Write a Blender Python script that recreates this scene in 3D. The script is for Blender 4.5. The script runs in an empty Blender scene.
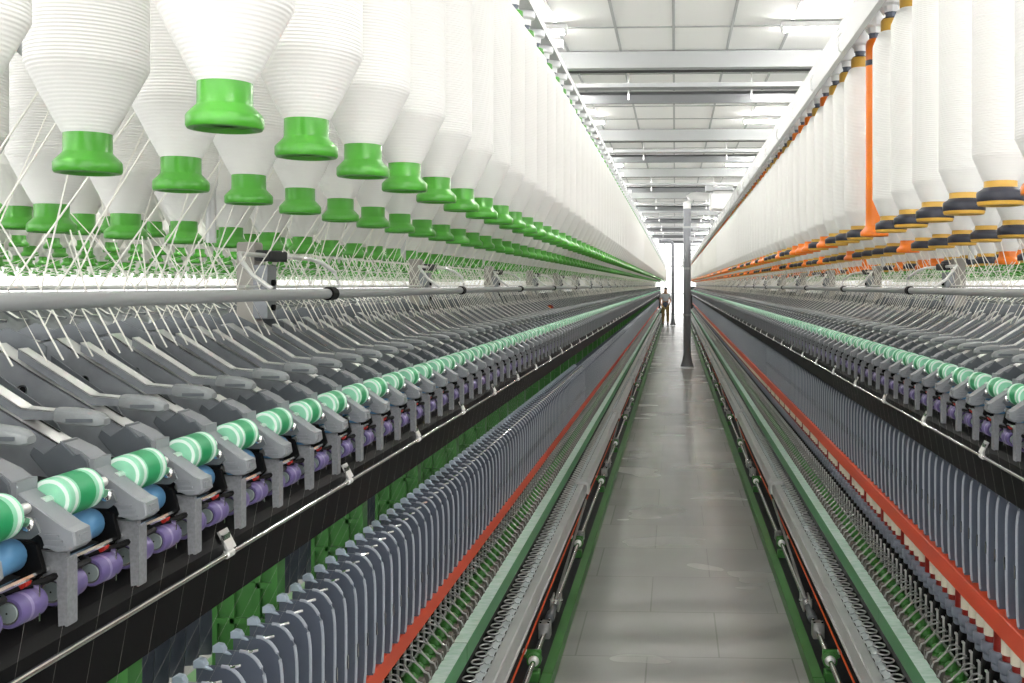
import bpy, math, random
import numpy as np
random.seed(7)
PI = math.pi
SC = bpy.context.scene
COL = SC.collection
H = 1.6            # camera height
YEND = 47.5        # far end of the machines
YAW = math.radians(2.5)

# ------------------------------------------------------------------ materials
def lin(c):
    return tuple((x/255/12.92) if x/255 <= 0.04045 else ((x/255+0.055)/1.055)**2.4 for x in c)
def mat(name, rgb, rough=0.5, metal=0.0, var=0.0, vscale=20, bump=0.0, bscale=200, spec=0.5, coat=0.0):
    m = bpy.data.materials.new(name); m.use_nodes = True
    nt = m.node_tree; b = nt.nodes['Principled BSDF']
    col = lin(rgb)+(1,)
    b.inputs['Base Color'].default_value = col
    b.inputs['Roughness'].default_value = rough
    b.inputs['Metallic'].default_value = metal
    b.inputs['Specular IOR Level'].default_value = spec
    b.inputs['Coat Weight'].default_value = coat
    if var or bump:
        tc = nt.nodes.new('ShaderNodeTexCoord')
    if var:
        n = nt.nodes.new('ShaderNodeTexNoise'); n.inputs['Scale'].default_value = vscale; n.inputs['Detail'].default_value = 4
        nt.links.new(tc.outputs['Object'], n.inputs['Vector'])
        r = nt.nodes.new('ShaderNodeMapRange')
        r.inputs['From Min'].default_value = 0.3; r.inputs['From Max'].default_value = 0.7
        r.inputs['To Min'].default_value = 1-var; r.inputs['To Max'].default_value = 1+var
        nt.links.new(n.outputs['Fac'], r.inputs['Value'])
        mx = nt.nodes.new('ShaderNodeMix'); mx.data_type = 'RGBA'; mx.blend_type = 'MULTIPLY'
        mx.inputs['Factor'].default_value = 1.0
        mx.inputs['A'].default_value = col
        nt.links.new(r.outputs['Result'], mx.inputs['B'])
        nt.links.new(mx.outputs['Result'], b.inputs['Base Color'])
    if bump:
        n2 = nt.nodes.new('ShaderNodeTexNoise'); n2.inputs['Scale'].default_value = bscale
        nt.links.new(tc.outputs['Object'], n2.inputs['Vector'])
        bp = nt.nodes.new('ShaderNodeBump'); bp.inputs['Strength'].default_value = bump; bp.inputs['Distance'].default_value = 0.002
        nt.links.new(n2.outputs['Fac'], bp.inputs['Height'])
        nt.links.new(bp.outputs['Normal'], b.inputs['Normal'])
    return m

def roving_mat(name, rgb, cz=.121):
    """white roving wound in fine horizontal turns"""
    m = mat(name, rgb, 0.85, spec=0.2)
    nt = m.node_tree; b = nt.nodes['Principled BSDF']
    tc = nt.nodes.new('ShaderNodeTexCoord')
    w = nt.nodes.new('ShaderNodeTexWave'); w.wave_type = 'BANDS'; w.bands_direction = 'Z'
    w.inputs['Scale'].default_value = 75; w.inputs['Distortion'].default_value = 0.25; w.inputs['Detail Scale'].default_value = 1.5
    nt.links.new(tc.outputs['Object'], w.inputs['Vector'])
    mp = nt.nodes.new('ShaderNodeMapping'); mp.inputs['Scale'].default_value = (1, 1, 60)
    nt.links.new(tc.outputs['Object'], mp.inputs['Vector'])
    n = nt.nodes.new('ShaderNodeTexNoise'); n.inputs['Scale'].default_value = 1.2; n.inputs['Detail'].default_value = 3
    nt.links.new(mp.outputs['Vector'], n.inputs['Vector'])
    # turns are crisp on the cylinder, soft on the cones: blend by height (object z)
    add = nt.nodes.new('ShaderNodeMath'); add.operation = 'ADD'
    mu = nt.nodes.new('ShaderNodeMath'); mu.operation = 'MULTIPLY'; mu.inputs[1].default_value = 0.75
    nt.links.new(n.outputs['Fac'], mu.inputs[0])
    sx_ = nt.nodes.new('ShaderNodeSeparateXYZ'); nt.links.new(tc.outputs['Object'], sx_.inputs[0])
    mr = nt.nodes.new('ShaderNodeMapRange'); mr.inputs['From Min'].default_value = cz-.012; mr.inputs['From Max'].default_value = cz+.004
    mr.inputs['To Min'].default_value = 0.3; mr.inputs['To Max'].default_value = 1.15; nt.links.new(sx_.outputs['Z'], mr.inputs['Value'])
    mw = nt.nodes.new('ShaderNodeMath'); mw.operation = 'MULTIPLY'; nt.links.new(w.outputs['Fac'], mw.inputs[0]); nt.links.new(mr.outputs['Result'], mw.inputs[1])
    nt.links.new(mw.outputs[0], add.inputs[0]); nt.links.new(mu.outputs[0], add.inputs[1])
    bp = nt.nodes.new('ShaderNodeBump'); bp.inputs['Strength'].default_value = 0.4; bp.inputs['Distance'].default_value = 0.0016
    nt.links.new(add.outputs[0], bp.inputs['Height']); nt.links.new(bp.outputs['Normal'], b.inputs['Normal'])
    return m

M = {}
M['roving'] = roving_mat('white_roving', (248, 247, 244))
M['roving_slim'] = roving_mat('white_roving_slim', (248, 247, 244), .084)
M['roving_far'] = mat('white_roving_plain', (246, 245, 240), 0.85, spec=0.2)
M['strand'] = mat('roving_strand_white', (246, 244, 236), 0.9, spec=0.1)
M['yarn'] = mat('spun_yarn', (190, 188, 182), 0.9, spec=0.1)
M['green_pl'] = mat('green_bobbin_plastic', (74, 160, 46), 0.28, coat=0.2)
M['orange_pl'] = mat('orange_bobbin_plastic', (242, 124, 10), 0.3, coat=0.2)
M['yellow_pl'] = mat('yellow_bobbin_plastic', (218, 172, 74), 0.35)
M['black_pl'] = mat('black_bobbin_plastic', (44, 46, 58), 0.4)
M['white_pl'] = mat('white_hanger_plastic', (235, 236, 238), 0.35)
M['hanger_dark'] = mat('hanger_ring_grey', (105, 112, 128), 0.4)
M['steel'] = mat('bright_steel', (240, 240, 238), 0.3, 0.6)
M['chrome'] = mat('chrome', (232, 232, 230), 0.1, 1.0)
M['sheet'] = mat('galvanised_sheet', (142, 146, 150), 0.36, 0.35, var=0.12, vscale=30)
M['sheet_d'] = mat('dull_steel_plate', (104, 109, 113), 0.4, 0.3, var=0.12, vscale=30)
M['alu'] = mat('aluminium_profile', (220, 220, 221), 0.38, 0.3, var=0.05, vscale=8)
M['grey_pl'] = mat('grey_arm_plastic', (134, 137, 141), 0.42)
M['grey_pl_d'] = mat('dark_grey_arm_plastic', (90, 95, 100), 0.45)
M['knob'] = mat('lever_grip_plastic', (132, 136, 137), 0.45, var=0.1, vscale=60)
M['bracket'] = mat('cast_grey_bracket', (134, 136, 140), 0.5, 0.2, var=0.15, vscale=250)
M['cot_green'] = mat('green_rubber_cot', (30, 150, 92), 0.5)
M['cot_mint'] = mat('mint_rubber_cot', (140, 208, 172), 0.5)
M['cot_white'] = mat('white_rubber_cot', (222, 238, 228), 0.5)
M['blue_cot'] = mat('blue_rubber_roller', (92, 144, 186), 0.45)
M['purple'] = mat('purple_rubber_roller', (100, 88, 136), 0.45)
M['purple_l'] = mat('lilac_rubber_band', (138, 128, 168), 0.45)
M['hub'] = mat('grey_roller_hub', (140, 152, 150), 0.4, 0.3)
M['red'] = mat('red_sleeve', (190, 44, 34), 0.4)
M['black'] = mat('black_enamel', (11, 11, 12), 0.55, spec=0.15)
M['black_r'] = mat('black_rubber', (14, 14, 15), 0.6, spec=0.2)
M['dark'] = mat('dark_machine_grey', (34, 36, 38), 0.55, var=0.15, vscale=10)
M['sep'] = mat('separator_plastic', (92, 99, 112), 0.3, var=0.05, vscale=20)
M['sep_edge'] = mat('separator_edge', (170, 176, 186), 0.35)
M['clip'] = mat('pale_clear_clip', (178, 192, 206), 0.25)
M['ring_rail'] = mat('orange_red_enamel', (222, 76, 40), 0.42)
M['machine_green'] = mat('machine_green_enamel', (62, 124, 53), 0.4, var=0.05, vscale=6)
M['slab_green'] = mat('conveyor_green_side', (84, 146, 100), 0.5)
M['lever'] = mat('brake_lever_grey', (160, 160, 158), 0.36, 0.5)
M['post_grey'] = mat('brown_grey_post', (112, 106, 100), 0.55)
M['post_paint'] = mat('warm_grey_post_paint', (172, 168, 160), 0.5)
M['reflector'] = mat('grey_reflector', (120, 122, 124), 0.3, 0.5)
M['collar'] = mat('spindle_collar_grey', (122, 128, 142), 0.45)
M['cop'] = mat('cream_paper_tube', (238, 230, 210), 0.7)
M['cop_red'] = mat('dark_red_tube', (138, 26, 16), 0.45)
M['cord'] = mat('orange_cord', (226, 84, 26), 0.5)
M['duct'] = mat('grey_duct', (172, 174, 176), 0.4, 0.1, var=0.04, vscale=4)
M['hose'] = mat('grey_suction_hose', (138, 140, 145), 0.45, 0.2)
M['beam'] = mat('pale_grey_beam_paint', (166, 168, 169), 0.5)
M['track'] = mat('pale_cable_track', (176, 177, 175), 0.45)
M['belt'] = mat('pale_conveyor_belt', (218, 224, 226), 0.5, var=0.08, vscale=60)
M['white_paint'] = mat('white_paint', (238, 238, 238), 0.6)

def dusty_slab():
    m = mat('conveyor_cover_with_lint', (186, 220, 204), 0.75)
    nt = m.node_tree; b = nt.nodes['Principled BSDF']
    tc = nt.nodes.new('ShaderNodeTexCoord'); mp = nt.nodes.new('ShaderNodeMapping'); mp.inputs['Scale'].default_value = (25, 60, 12)
    n = nt.nodes.new('ShaderNodeTexNoise'); n.inputs['Scale'].default_value = 1.0; n.inputs['Detail'].default_value = 5
    r = nt.nodes.new('ShaderNodeValToRGB')
    r.color_ramp.elements[0].position = 0.3; r.color_ramp.elements[0].color = lin((172, 210, 190))+(1,)
    r.color_ramp.elements[1].position = 0.62; r.color_ramp.elements[1].color = lin((206, 228, 218))+(1,)
    nt.links.new(tc.outputs['Object'], mp.inputs['Vector']); nt.links.new(mp.outputs['Vector'], n.inputs['Vector'])
    nt.links.new(n.outputs['Fac'], r.inputs['Fac']); nt.links.new(r.outputs['Color'], b.inputs['Base Color'])
    return m
M['lint'] = dusty_slab()

def floor_mat():
    m = mat('polished_grey_floor', (142, 142, 138), 0.36, spec=0.5)
    nt = m.node_tree; b = nt.nodes['Principled BSDF']
    tc = nt.nodes.new('ShaderNodeTexCoord')
    br = nt.nodes.new('ShaderNodeTexBrick'); bm_ = nt.nodes.new('ShaderNodeMapping'); bm_.inputs['Location'].default_value = (0.12, 0.4, 0)
    br.offset = 0.5; br.inputs['Scale'].default_value = 1.0
    br.inputs['Brick Width'].default_value = 0.62; br.inputs['Row Height'].default_value = 0.62
    br.inputs['Mortar Size'].default_value = 0.004; br.inputs['Mortar Smooth'].default_value = 0.3
    br.inputs['Color1'].default_value = lin((160, 160, 157))+(1,); br.inputs['Color2'].default_value = lin((172, 172, 168))+(1,)
    br.inputs['Mortar'].default_value = lin((142, 142, 139))+(1,)
    nt.links.new(tc.outputs['Object'], bm_.inputs['Vector']); nt.links.new(bm_.outputs['Vector'], br.inputs['Vector'])
    mp = nt.nodes.new('ShaderNodeMapping'); mp.inputs['Scale'].default_value = (1.0, 1.8, 1)
    nt.links.new(tc.outputs['Object'], mp.inputs['Vector'])
    n = nt.nodes.new('ShaderNodeTexNoise'); n.inputs['Scale'].default_value = 1.3; n.inputs['Detail'].default_value = 2
    nt.links.new(mp.outputs['Vector'], n.inputs['Vector'])
    r = nt.nodes.new('ShaderNodeMapRange'); r.inputs['From Min'].default_value = 0.3; r.inputs['From Max'].default_value = 0.7
    r.inputs['To Min'].default_value = 0.92; r.inputs['To Max'].default_value = 1.08
    nt.links.new(n.outputs['Fac'], r.inputs['Value'])
    mx = nt.nodes.new('ShaderNodeMix'); mx.data_type = 'RGBA'; mx.blend_type = 'MULTIPLY'; mx.inputs['Factor'].default_value = 1
    nt.links.new(br.outputs['Color'], mx.inputs['A']); nt.links.new(r.outputs['Result'], mx.inputs['B'])
    nt.links.new(mx.outputs['Result'], b.inputs['Base Color'])
    r2 = nt.nodes.new('ShaderNodeMapRange'); r2.inputs['To Min'].default_value = 0.2; r2.inputs['To Max'].default_value = 0.32
    nt.links.new(n.outputs['Fac'], r2.inputs['Value']); nt.links.new(r2.outputs['Result'], b.inputs['Roughness'])
    return m
M['floor'] = floor_mat()
M['ceil'] = mat('white_ceiling_board', (244, 244, 244), 0.8)
M['ceil_bar'] = mat('grey_ceiling_grid', (176, 178, 180), 0.5)
def emit(name, rgb, s):
    m = bpy.data.materials.new(name); m.use_nodes = True
    b = m.node_tree.nodes['Principled BSDF']
    b.inputs['Base Color'].default_value = (0.9, 0.9, 0.9, 1)
    b.inputs['Emission Color'].default_value = lin(rgb)+(1,); b.inputs['Emission Strength'].default_value = s
    return m
M['tube_lit'] = emit('lit_fluorescent_tube', (255, 253, 248), 120.0)
M['glass'] = None
def glass():
    m = bpy.data.materials.new('window_glass'); m.use_nodes = True
    nt = m.node_tree; nt.nodes.clear()
    o = nt.nodes.new('ShaderNodeOutputMaterial'); t = nt.nodes.new('ShaderNodeBsdfTransparent'); g = nt.nodes.new('ShaderNodeBsdfGlossy')
    g.inputs['Roughness'].default_value = 0.02; mx = nt.nodes.new('ShaderNodeMixShader'); mx.inputs['Fac'].default_value = 0.06
    nt.links.new(t.outputs[0], mx.inputs[1]); nt.links.new(g.outputs[0], mx.inputs[2]); nt.links.new(mx.outputs[0], o.inputs[0])
    return m
M['glass'] = glass()

# ------------------------------------------------------------------ mesh builder
class MB:
    def __init__(s): s.v = []; s.f = []; s.m = []; s.sm = []
    def add(s, vs, fs, m, smooth=False):
        k = len(s.v); s.v += [tuple(p) for p in vs]
        for f in fs: s.f.append(tuple(i+k for i in f)); s.m.append(m); s.sm.append(smooth)
        return s
    def box(s, x0, x1, y0, y1, z0, z1, m, c=0.0):
        """box; c > 0 chamfers the edges"""
        if c <= 0:
            vs = [(x0,y0,z0),(x1,y0,z0),(x1,y1,z0),(x0,y1,z0),(x0,y0,z1),(x1,y0,z1),(x1,y1,z1),(x0,y1,z1)]
            return s.add(vs, [(0,3,2,1),(4,5,6,7),(0,1,5,4),(1,2,6,5),(2,3,7,6),(3,0,4,7)], m)
        poly = [(x0+c,z0),(x1-c,z0),(x1,z0+c),(x1,z1-c),(x1-c,z1),(x0+c,z1),(x0,z1-c),(x0,z0+c)]
        return s.prism(poly, y0, y1, m, c)
    def prism(s, poly, y0, y1, m, c=0.0):
        """polygon in (x, z) extruded along y; c insets the two end caps"""
        n = len(poly)
        if c > 0:
            cx = sum(p[0] for p in poly)/n; cz = sum(p[1] for p in poly)/n
            def ins(p):
                dx, dz = cx-p[0], cz-p[1]; L = math.hypot(dx, dz) or 1
                return (p[0]+dx/L*c, p[1]+dz/L*c)
            q = [ins(p) for p in poly]
            rings = [(q, y0), (poly, y0+c), (poly, y1-c), (q, y1)]
        else:
            rings = [(poly, y0), (poly, y1)]
        vs = [(p[0], y, p[1]) for r, y in rings for p in r]; fs = []
        for k in range(len(rings)-1):
            for i in range(n):
                j = (i+1) % n
                fs.append((k*n+i, k*n+j, (k+1)*n+j, (k+1)*n+i))
        fs.append(tuple(range(n-1, -1, -1))); fs.append(tuple((len(rings)-1)*n+i for i in range(n)))
        return s.add(vs, fs, m)
    def lathe(s, prof, c, axis, m, n=24, cap=True, smooth=True):
        """prof: list of (t, r[, material]) along axis ('x','y','z') from point c"""
        def pt(t, r, a):
            ca, sa = r*math.cos(a), r*math.sin(a)
            if axis == 'z': return (c[0]+ca, c[1]+sa, c[2]+t)
            if axis == 'y': return (c[0]+ca, c[1]+t, c[2]+sa)
            return (c[0]+t, c[1]+ca, c[2]+sa)
        k0 = len(s.v)
        for p in prof:
            for i in range(n): s.v.append(pt(p[0], p[1], 2*PI*i/n))
        for k in range(len(prof)-1):
            mm = prof[k][2] if len(prof[k]) > 2 else m
            for i in range(n):
                j = (i+1) % n
                s.f.append((k0+k*n+i, k0+k*n+j, k0+(k+1)*n+j, k0+(k+1)*n+i)); s.m.append(mm); s.sm.append(smooth)
        if cap:
            s.f.append(tuple(k0+i for i in range(n-1, -1, -1))); s.m.append(m if len(prof[0]) < 3 else prof[0][2]); s.sm.append(False)
            e = k0+(len(prof)-1)*n
            s.f.append(tuple(e+i for i in range(n))); s.m.append(m if len(prof[-1]) < 3 else prof[-1][2]); s.sm.append(False)
        return s
    def tube(s, pts, r, m, n=8, closed=False, cap=True, flat=None):
        """round tube along a path; flat=(a, b) makes an elliptical section a wide, b tall"""
        P = [np.array(p, float) for p in pts]; N = len(P); k0 = len(s.v)
        a, b = flat if flat else (r, r)
        for i, p in enumerate(P):
            if closed: t = P[(i+1) % N]-P[(i-1) % N]
            else: t = P[min(i+1, N-1)]-P[max(i-1, 0)]
            t = t/(np.linalg.norm(t) or 1)
            up = np.array((0, 0, 1.0)) if abs(t[2]) < 0.95 else np.array((1.0, 0, 0))
            u = np.cross(t, up); u /= np.linalg.norm(u); w = np.cross(u, t)
            for q in range(n):
                an = 2*PI*q/n
                s.v.append(tuple(p+u*a*math.cos(an)+w*b*math.sin(an)))
        for i in range(N if closed else N-1):
            i2 = (i+1) % N
            for q in range(n):
                q2 = (q+1) % n
                s.f.append((k0+i*n+q, k0+i*n+q2, k0+i2*n+q2, k0+i2*n+q)); s.m.append(m); s.sm.append(n > 5)
        if cap and not closed:
            s.f.append(tuple(k0+q for q in range(n-1, -1, -1))); s.m.append(m); s.sm.append(False)
            s.f.append(tuple(k0+(N-1)*n+q for q in range(n))); s.m.append(m); s.sm.append(False)
        return s
    def join(s, o):
        k = len(s.v); s.v += o.v; s.f += [tuple(i+k for i in f) for f in o.f]; s.m += o.m; s.sm += o.sm
        return s
    def mapped(s, sx, off):
        o = MB(); o.v = [(sx*(x+off), y, z) for x, y, z in s.v]
        o.f = [tuple(reversed(f)) for f in s.f] if sx < 0 else list(s.f); o.m = list(s.m); o.sm = list(s.sm)
        return o
    def repeat(s, offs):
        """the same shape again at every offset"""
        o = MB(); n = len(s.v); A = np.array(s.v)
        for k, d in enumerate(offs):
            o.v += [tuple(p) for p in (A+np.array(d))]
            o.f += [tuple(i+k*n for i in f) for f in s.f]; o.m += s.m; o.sm += s.sm
        return o

WLOC = {}
def build(mb, name, parent=None, origin=None, wy=0.0):
    """link as one object; origin defaults to the centre of its box; wy shifts it along the aisle"""
    A = np.array(mb.v, dtype=float)
    c = (A.min(0)+A.max(0))/2 if origin is None else np.array(origin, float)
    me = bpy.data.meshes.new(name)
    me.from_pydata((A-c).tolist(), [], mb.f)
    mats = []
    for m in mb.m:
        if m not in mats: mats.append(m)
    for m in mats: me.materials.append(m)
    ix = {m: i for i, m in enumerate(mats)}
    me.polygons.foreach_set('material_index', [ix[m] for m in mb.m])
    me.polygons.foreach_set('use_smooth', mb.sm)
    me.update()
    if any(mb.sm):
        try: me.set_sharp_from_angle(angle=math.radians(38))
        except Exception: pass
    o = bpy.data.objects.new(name, me); COL.objects.link(o)
    w = c+np.array((0, wy, 0))
    put(o, parent, w)
    return o
def put(o, parent, w):
    WLOC[o.name] = np.array(w, float)
    if parent is not None:
        o.parent = parent; o.location = tuple(w-WLOC[parent.name])
    else: o.location = tuple(w)
def empty(name, loc):
    o = bpy.data.objects.new(name, None); COL.objects.link(o); o.empty_display_size = 0.1
    put(o, None, loc); return o
def tag(o, label=None, cat=None, group=None, kind=None):
    if label: o['label'] = label
    if cat: o['category'] = cat
    if group: o['group'] = group
    if kind: o['kind'] = kind
    return o
def dup(o, dw, parent='same', kids=True):
    """copy a thing or part with its children, moved by dw"""
    c = o.copy(); COL.objects.link(c)
    p = o.parent if parent == 'same' else parent
    w = WLOC[o.name]+np.array(dw); WLOC[c.name] = w
    c.parent = p
    c.location = tuple(w-WLOC[p.name]) if p is not None else tuple(w)
    if kids:
        for ch in list(o.children):
            if ch.name in WLOC: dup(ch, dw, c)
    return c
def struct(mb, name): return tag(build(mb, name), kind='structure')
ORD = ['first','second','third','fourth','fifth','sixth','seventh','eighth','ninth','tenth','eleventh','twelfth','thirteenth','fourteenth','fifteenth','sixteenth','seventeenth','eighteenth','nineteenth','twentieth']

# ------------------------------------------------------------------ room
CZ = H+2.67
mb = MB().box(-8, 8, -4, 56, -0.1, 0, M['floor']); struct(mb, 'floor')
mb = MB().box(-8, 8, -4, 56, CZ, CZ+0.08, M['ceil']); struct(mb, 'ceiling')
mb = MB()
for i in range(-13, 14):
    x = 0.6*i-0.015; mb.box(x-0.014, x+0.014, -4, 56, CZ-0.012, CZ-0.0005, M['ceil_bar'])
y = -1.15
while y < 56:
    mb.box(-8, 8, y-0.014, y+0.014, CZ-0.011, CZ-0.0006, M['ceil_bar']); y += 1.2
struct(mb, 'trim_1')
# end wall with a tall glazed opening
mb = MB()
mb.box(-8, -1.55, 56, 56.2, 0, CZ, M['white_paint']).box(1.55, 8, 56, 56.2, 0, CZ, M['white_paint']).box(-1.55, 1.55, 56, 56.2, 3.9, CZ, M['white_paint'])
struct(mb, 'wall_back')
mb = MB()
for x in (-1.52, -0.55, 0.55, 1.52): mb.box(x-0.035, x+0.035, 56.02, 56.1, 0, 3.9, M['white_paint'])
for z in (0.05, 1.15, 2.6, 3.87): mb.box(-1.55, 1.55, 56.02, 56.1, z-0.035, z+0.035, M['white_paint'])
wf = struct(mb, 'window_1')
g = build(MB().box(-1.55, 1.55, 56.05, 56.06, 0, 3.9, M['glass']), 'pane', wf)
# roof beams every six metres, each an I section
BEAMS = [0.0+6*i for i in range(0, 10)]
for i, y in enumerate(BEAMS):
    if y > 55: continue
    mb = MB()
    mb.box(-8, 8, y-0.07, y+0.07, CZ-0.20, CZ-0.185, M['beam']).box(-8, 8, y-0.008, y+0.008, CZ-0.185, CZ-0.02, M['beam']).box(-8, 8, y-0.07, y+0.07, CZ-0.02, CZ-0.012, M['beam'])
    mb.box(-8, 8, y-0.066, y-0.052, CZ-0.186, CZ-0.02, M['beam'])
    struct(mb, 'beam')
# bus ducts / cable trays hung below the beams
NTH = ['nearest', 'second', 'third', 'fourth', 'fifth', 'sixth', 'seventh', 'eighth']
BAY = [y for y in BEAMS if 10 < y < 55]
def tray(y):
    t = empty('cable_tray', (0, y+0.35, CZ-0.45))
    d = MB()
    d.prism([(-0.10, 0), (0.10, 0), (0.10, 0.05), (0.092, 0.05), (0.092, 0.008), (-0.092, 0.008), (-0.092, 0.05), (-0.10, 0.05)], -4.0, 4.0, M['duct'])
    d.v = [(yy, xx+y+0.3, zz+CZ-0.37) for xx, yy, zz in d.v]
    build(d, 'tray_channel', t)
    d = MB().box(-4, 4, y+0.16, y+0.30, CZ-0.185, CZ-0.06, M['dark'], .006); build(d, 'service_duct', t)
    d = MB()
    d.prism([(0.0, 0.0), (0.05, 0.0), (0.17, 0.11), (0.17, 0.14), (0.03, 0.14), (0.0, 0.10)], -4.0, 4.0, M['reflector'])
    d.v = [(yy, xx+y+0.42, zz+CZ-0.52) for xx, yy, zz in d.v]
    build(d, 'reflector', t)
    for x in (-3.3, -2.1, -0.55, 0.9, 2.3, 3.5):
        d = MB().tube([(x, y+0.40, CZ-0.012), (x, y+0.40, CZ-0.48)], 0.012, M['steel'], 6); build(d, 'hanger_rod', t)
    return t
for k, y in enumerate(BAY):
    tag(tray(y), ('grey cable tray and reflector hung under the ' + NTH[k] + ' visible roof beam'), 'cable tray', 'cable trays under the roof beams')
# ceiling lamps: transverse fluorescent battens
LY = [y-1.3 for y in BEAMS if y-1.3 > -3]
def lamp(x, y):
    t = empty('ceiling_light', (x, y, CZ))
    build(MB().box(x-0.65, x+0.65, y-0.06, y+0.06, CZ-0.07, CZ-0.013, M['white_paint'], 0.006), 'housing', t)
    for s in (-0.032, 0.032):
        tb = build(MB().lathe([(0, 0.013), (1.24, 0.013)], (x-0.62, y+s, CZ-0.088), 'x', M['tube_lit'], 10), 'lamp_tube', t)
    for xe in (x-0.64, x+0.62): build(MB().box(xe, xe+0.02, y-0.055, y+0.055, CZ-0.105, CZ-0.07, M['white_paint']), 'lamp_holder', t)
    return t
for k, y in enumerate(LY + [-1.3]):
    for side, xs in (('left', (-1.75, -3.4)), ('right', (1.72, 3.4))):
        for j, x in enumerate(xs):
            t = lamp(x, y)
            b = 'before the %s visible roof beam' % NTH[BAY.index(y+1.3)] if (y+1.3) in BAY else 'at the camera end'
            tag(t, 'lit tube lamp over %s machine, %s, %s' % (side, b, 'nearer the aisle' if j == 0 else 'farther from the aisle'), 'ceiling light', 'tube lamps under the ceiling')

# ------------------------------------------------------------------ spinning frames
def zz(h): return H-h
SIDE = {'left': dict(sx=-1, off=0.0, dz=0.0, ds=0.0, ext=.012), 'right': dict(sx=1, off=0.055, dz=0.14, ds=.175, ext=.03)}
CEN = 0.98           # machine centre line, measured from the camera's plane
def yl(side, Z, X): return Z-math.sin(YAW)*X if side == 'left' else Z+math.sin(YAW)*(X+0.08)

# --- one drafting arm and what goes with it, at y = 0 (arm plane)
def arm_body():
    d = MB(); w = 0.017
    # steel channel: two cheeks and a top strip
    top = [(0.978, .090), (0.927, .080), (0.873, .1156), (0.739, .193)]
    low = [(0.739, .235), (0.80, .225), (0.873, .19), (0.95, .15), (0.978, .145)]
    poly = [(x, zz(h)) for x, h in top+low]
    for y0, y1 in ((-w, -w+0.002), (w-0.002, w)): d.prism(poly, y0, y1, M['sheet'])
    for (x0, h0), (x1, h1) in zip(top[:-1], top[1:]):
        d.add([(x0, -w, zz(h0)), (x0, w, zz(h0)), (x1, w, zz(h1)), (x1, -w, zz(h1)),
               (x0, -w, zz(h0)-.002), (x0, w, zz(h0)-.002), (x1, w, zz(h1)-.002), (x1, -w, zz(h1)-.002)],
              [(0,1,2,3),(7,6,5,4),(0,3,7,4),(1,5,6,2)], M['steel'])
    # dark slot along the strip
    def on(t): return (0.873+(0.739-0.873)*t, zz(.1156+(.193-.1156)*t))
    for t0, t1 in ((0.10, 0.55), (0.66, 0.86)):
        a, b = on(t0), on(t1)
        d.add([(a[0], w-.0075, a[1]+.0006), (a[0], w-.002, a[1]+.0006), (b[0], w-.002, b[1]+.0006), (b[0], w-.0075, b[1]+.0006)], [(0,1,2,3)], M['black'])
    # hole in the near cheek
    d.lathe([(0, 0.0068), (-0.0012, 0.0068), (-0.0012, 0.0048)], (0.882, -w, zz(.142)), 'y', M['chrome'], 16, cap=False)
    d.lathe([(-0.0004, 0.0048), (-0.0006, 0.0046)], (0.882, -w, zz(.142)), 'y', M['black_r'], 16)
    return d
def arm_guard():
    """flat steel guide plate beside each arm"""
    d = MB()
    poly = [(x, zz(h)) for x, h in ((0.985, .078), (0.94, .060), (0.885, .086), (0.885, .19), (0.985, .17))]
    d.prism(poly, 0.040, 0.042, M['sheet_d'])
    poly = [(x, zz(h)) for x, h in ((0.885, .100), (0.800, .158), (0.77, .20), (0.80, .235), (0.885, .19))]
    d.prism(poly, 0.052, 0.054, M['sheet_d'])
    return d
def arm_lever():
    d = MB()
    p = [(0.892, .0863), (0.7915, .149), (0.752, .1525)]; lo = [(0.752, .164), (0.790, .163), (0.892, .100)]
    poly = [(x, zz(h)) for x, h in p+lo]
    for y0, y1 in ((-0.012, -0.0105), (0.0105, 0.012)): d.prism(poly, y0, y1, M['sheet'])
    for (x0, h0), (x1, h1) in zip(p[:-1], p[1:]):
        d.add([(x0, -.012, zz(h0)), (x0, .012, zz(h0)), (x1, .012, zz(h1)), (x1, -.012, zz(h1)),
               (x0, -.012, zz(h0)-.0018), (x0, .012, zz(h0)-.0018), (x1, .012, zz(h1)-.0018), (x1, -.012, zz(h1)-.0018)],
              [(0,1,2,3),(7,6,5,4),(0,3,7,4),(1,5,6,2)], M['steel'])
    return d
def arm_knob():
    d = MB(); secs = []
    n = 12
    for x, hc, a, b in ((0.7525, .1585, .012, .008), (0.751, .1585, .0135, .0095), (0.735, .160, .0145, .0105), (0.712, .1625, .0145, .010), (0.698, .165, .0125, .008), (0.692, .1665, .008, .004)):
        ring = []
        for q in range(n):
            an = 2*PI*q/n; c, s_ = math.cos(an), math.sin(an)
            ring.append((x, a*math.copysign(abs(c)**0.6, c), zz(hc)+b*math.copysign(abs(s_)**0.6, s_)))
        secs.append(ring)
    vs = [p for r in secs for p in r]; fs = []
    for k in range(len(secs)-1):
        for q in range(n): q2 = (q+1) % n; fs.append((k*n+q, k*n+q2, (k+1)*n+q2, (k+1)*n+q))
    fs.append(tuple(range(n-1, -1, -1))); fs.append(tuple((len(secs)-1)*n+q for q in range(n)))
    d.add(vs, fs, M['knob'], True)
    # finger groove, a sunk darker strip on the near flank
    d.box(0.702, 0.735, -0.0150, -0.0138, zz(.166), zz(.1615), M['grey_pl_d'])
    return d
def arm_cover():
    d = MB(); w = 0.0185
    poly = [(x, zz(h)) for x, h in ((.778,.205),(.773,.195),(.761,.204),(.739,.189),(.722,.205),(.714,.203),(.706,.212),(.700,.236),(.754,.233))]
    d.prism(poly, -w, w, M['grey_pl_d'], 0.0015)
    # lighter top cap along the back of the cover
    d.prism([(x, zz(h)) for x, h in ((.742,.1885),(.716,.2005),(.702,.211),(.702,.215),(.742,.194))], -w+0.004, w+0.002, M['grey_pl'])
    return d
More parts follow.
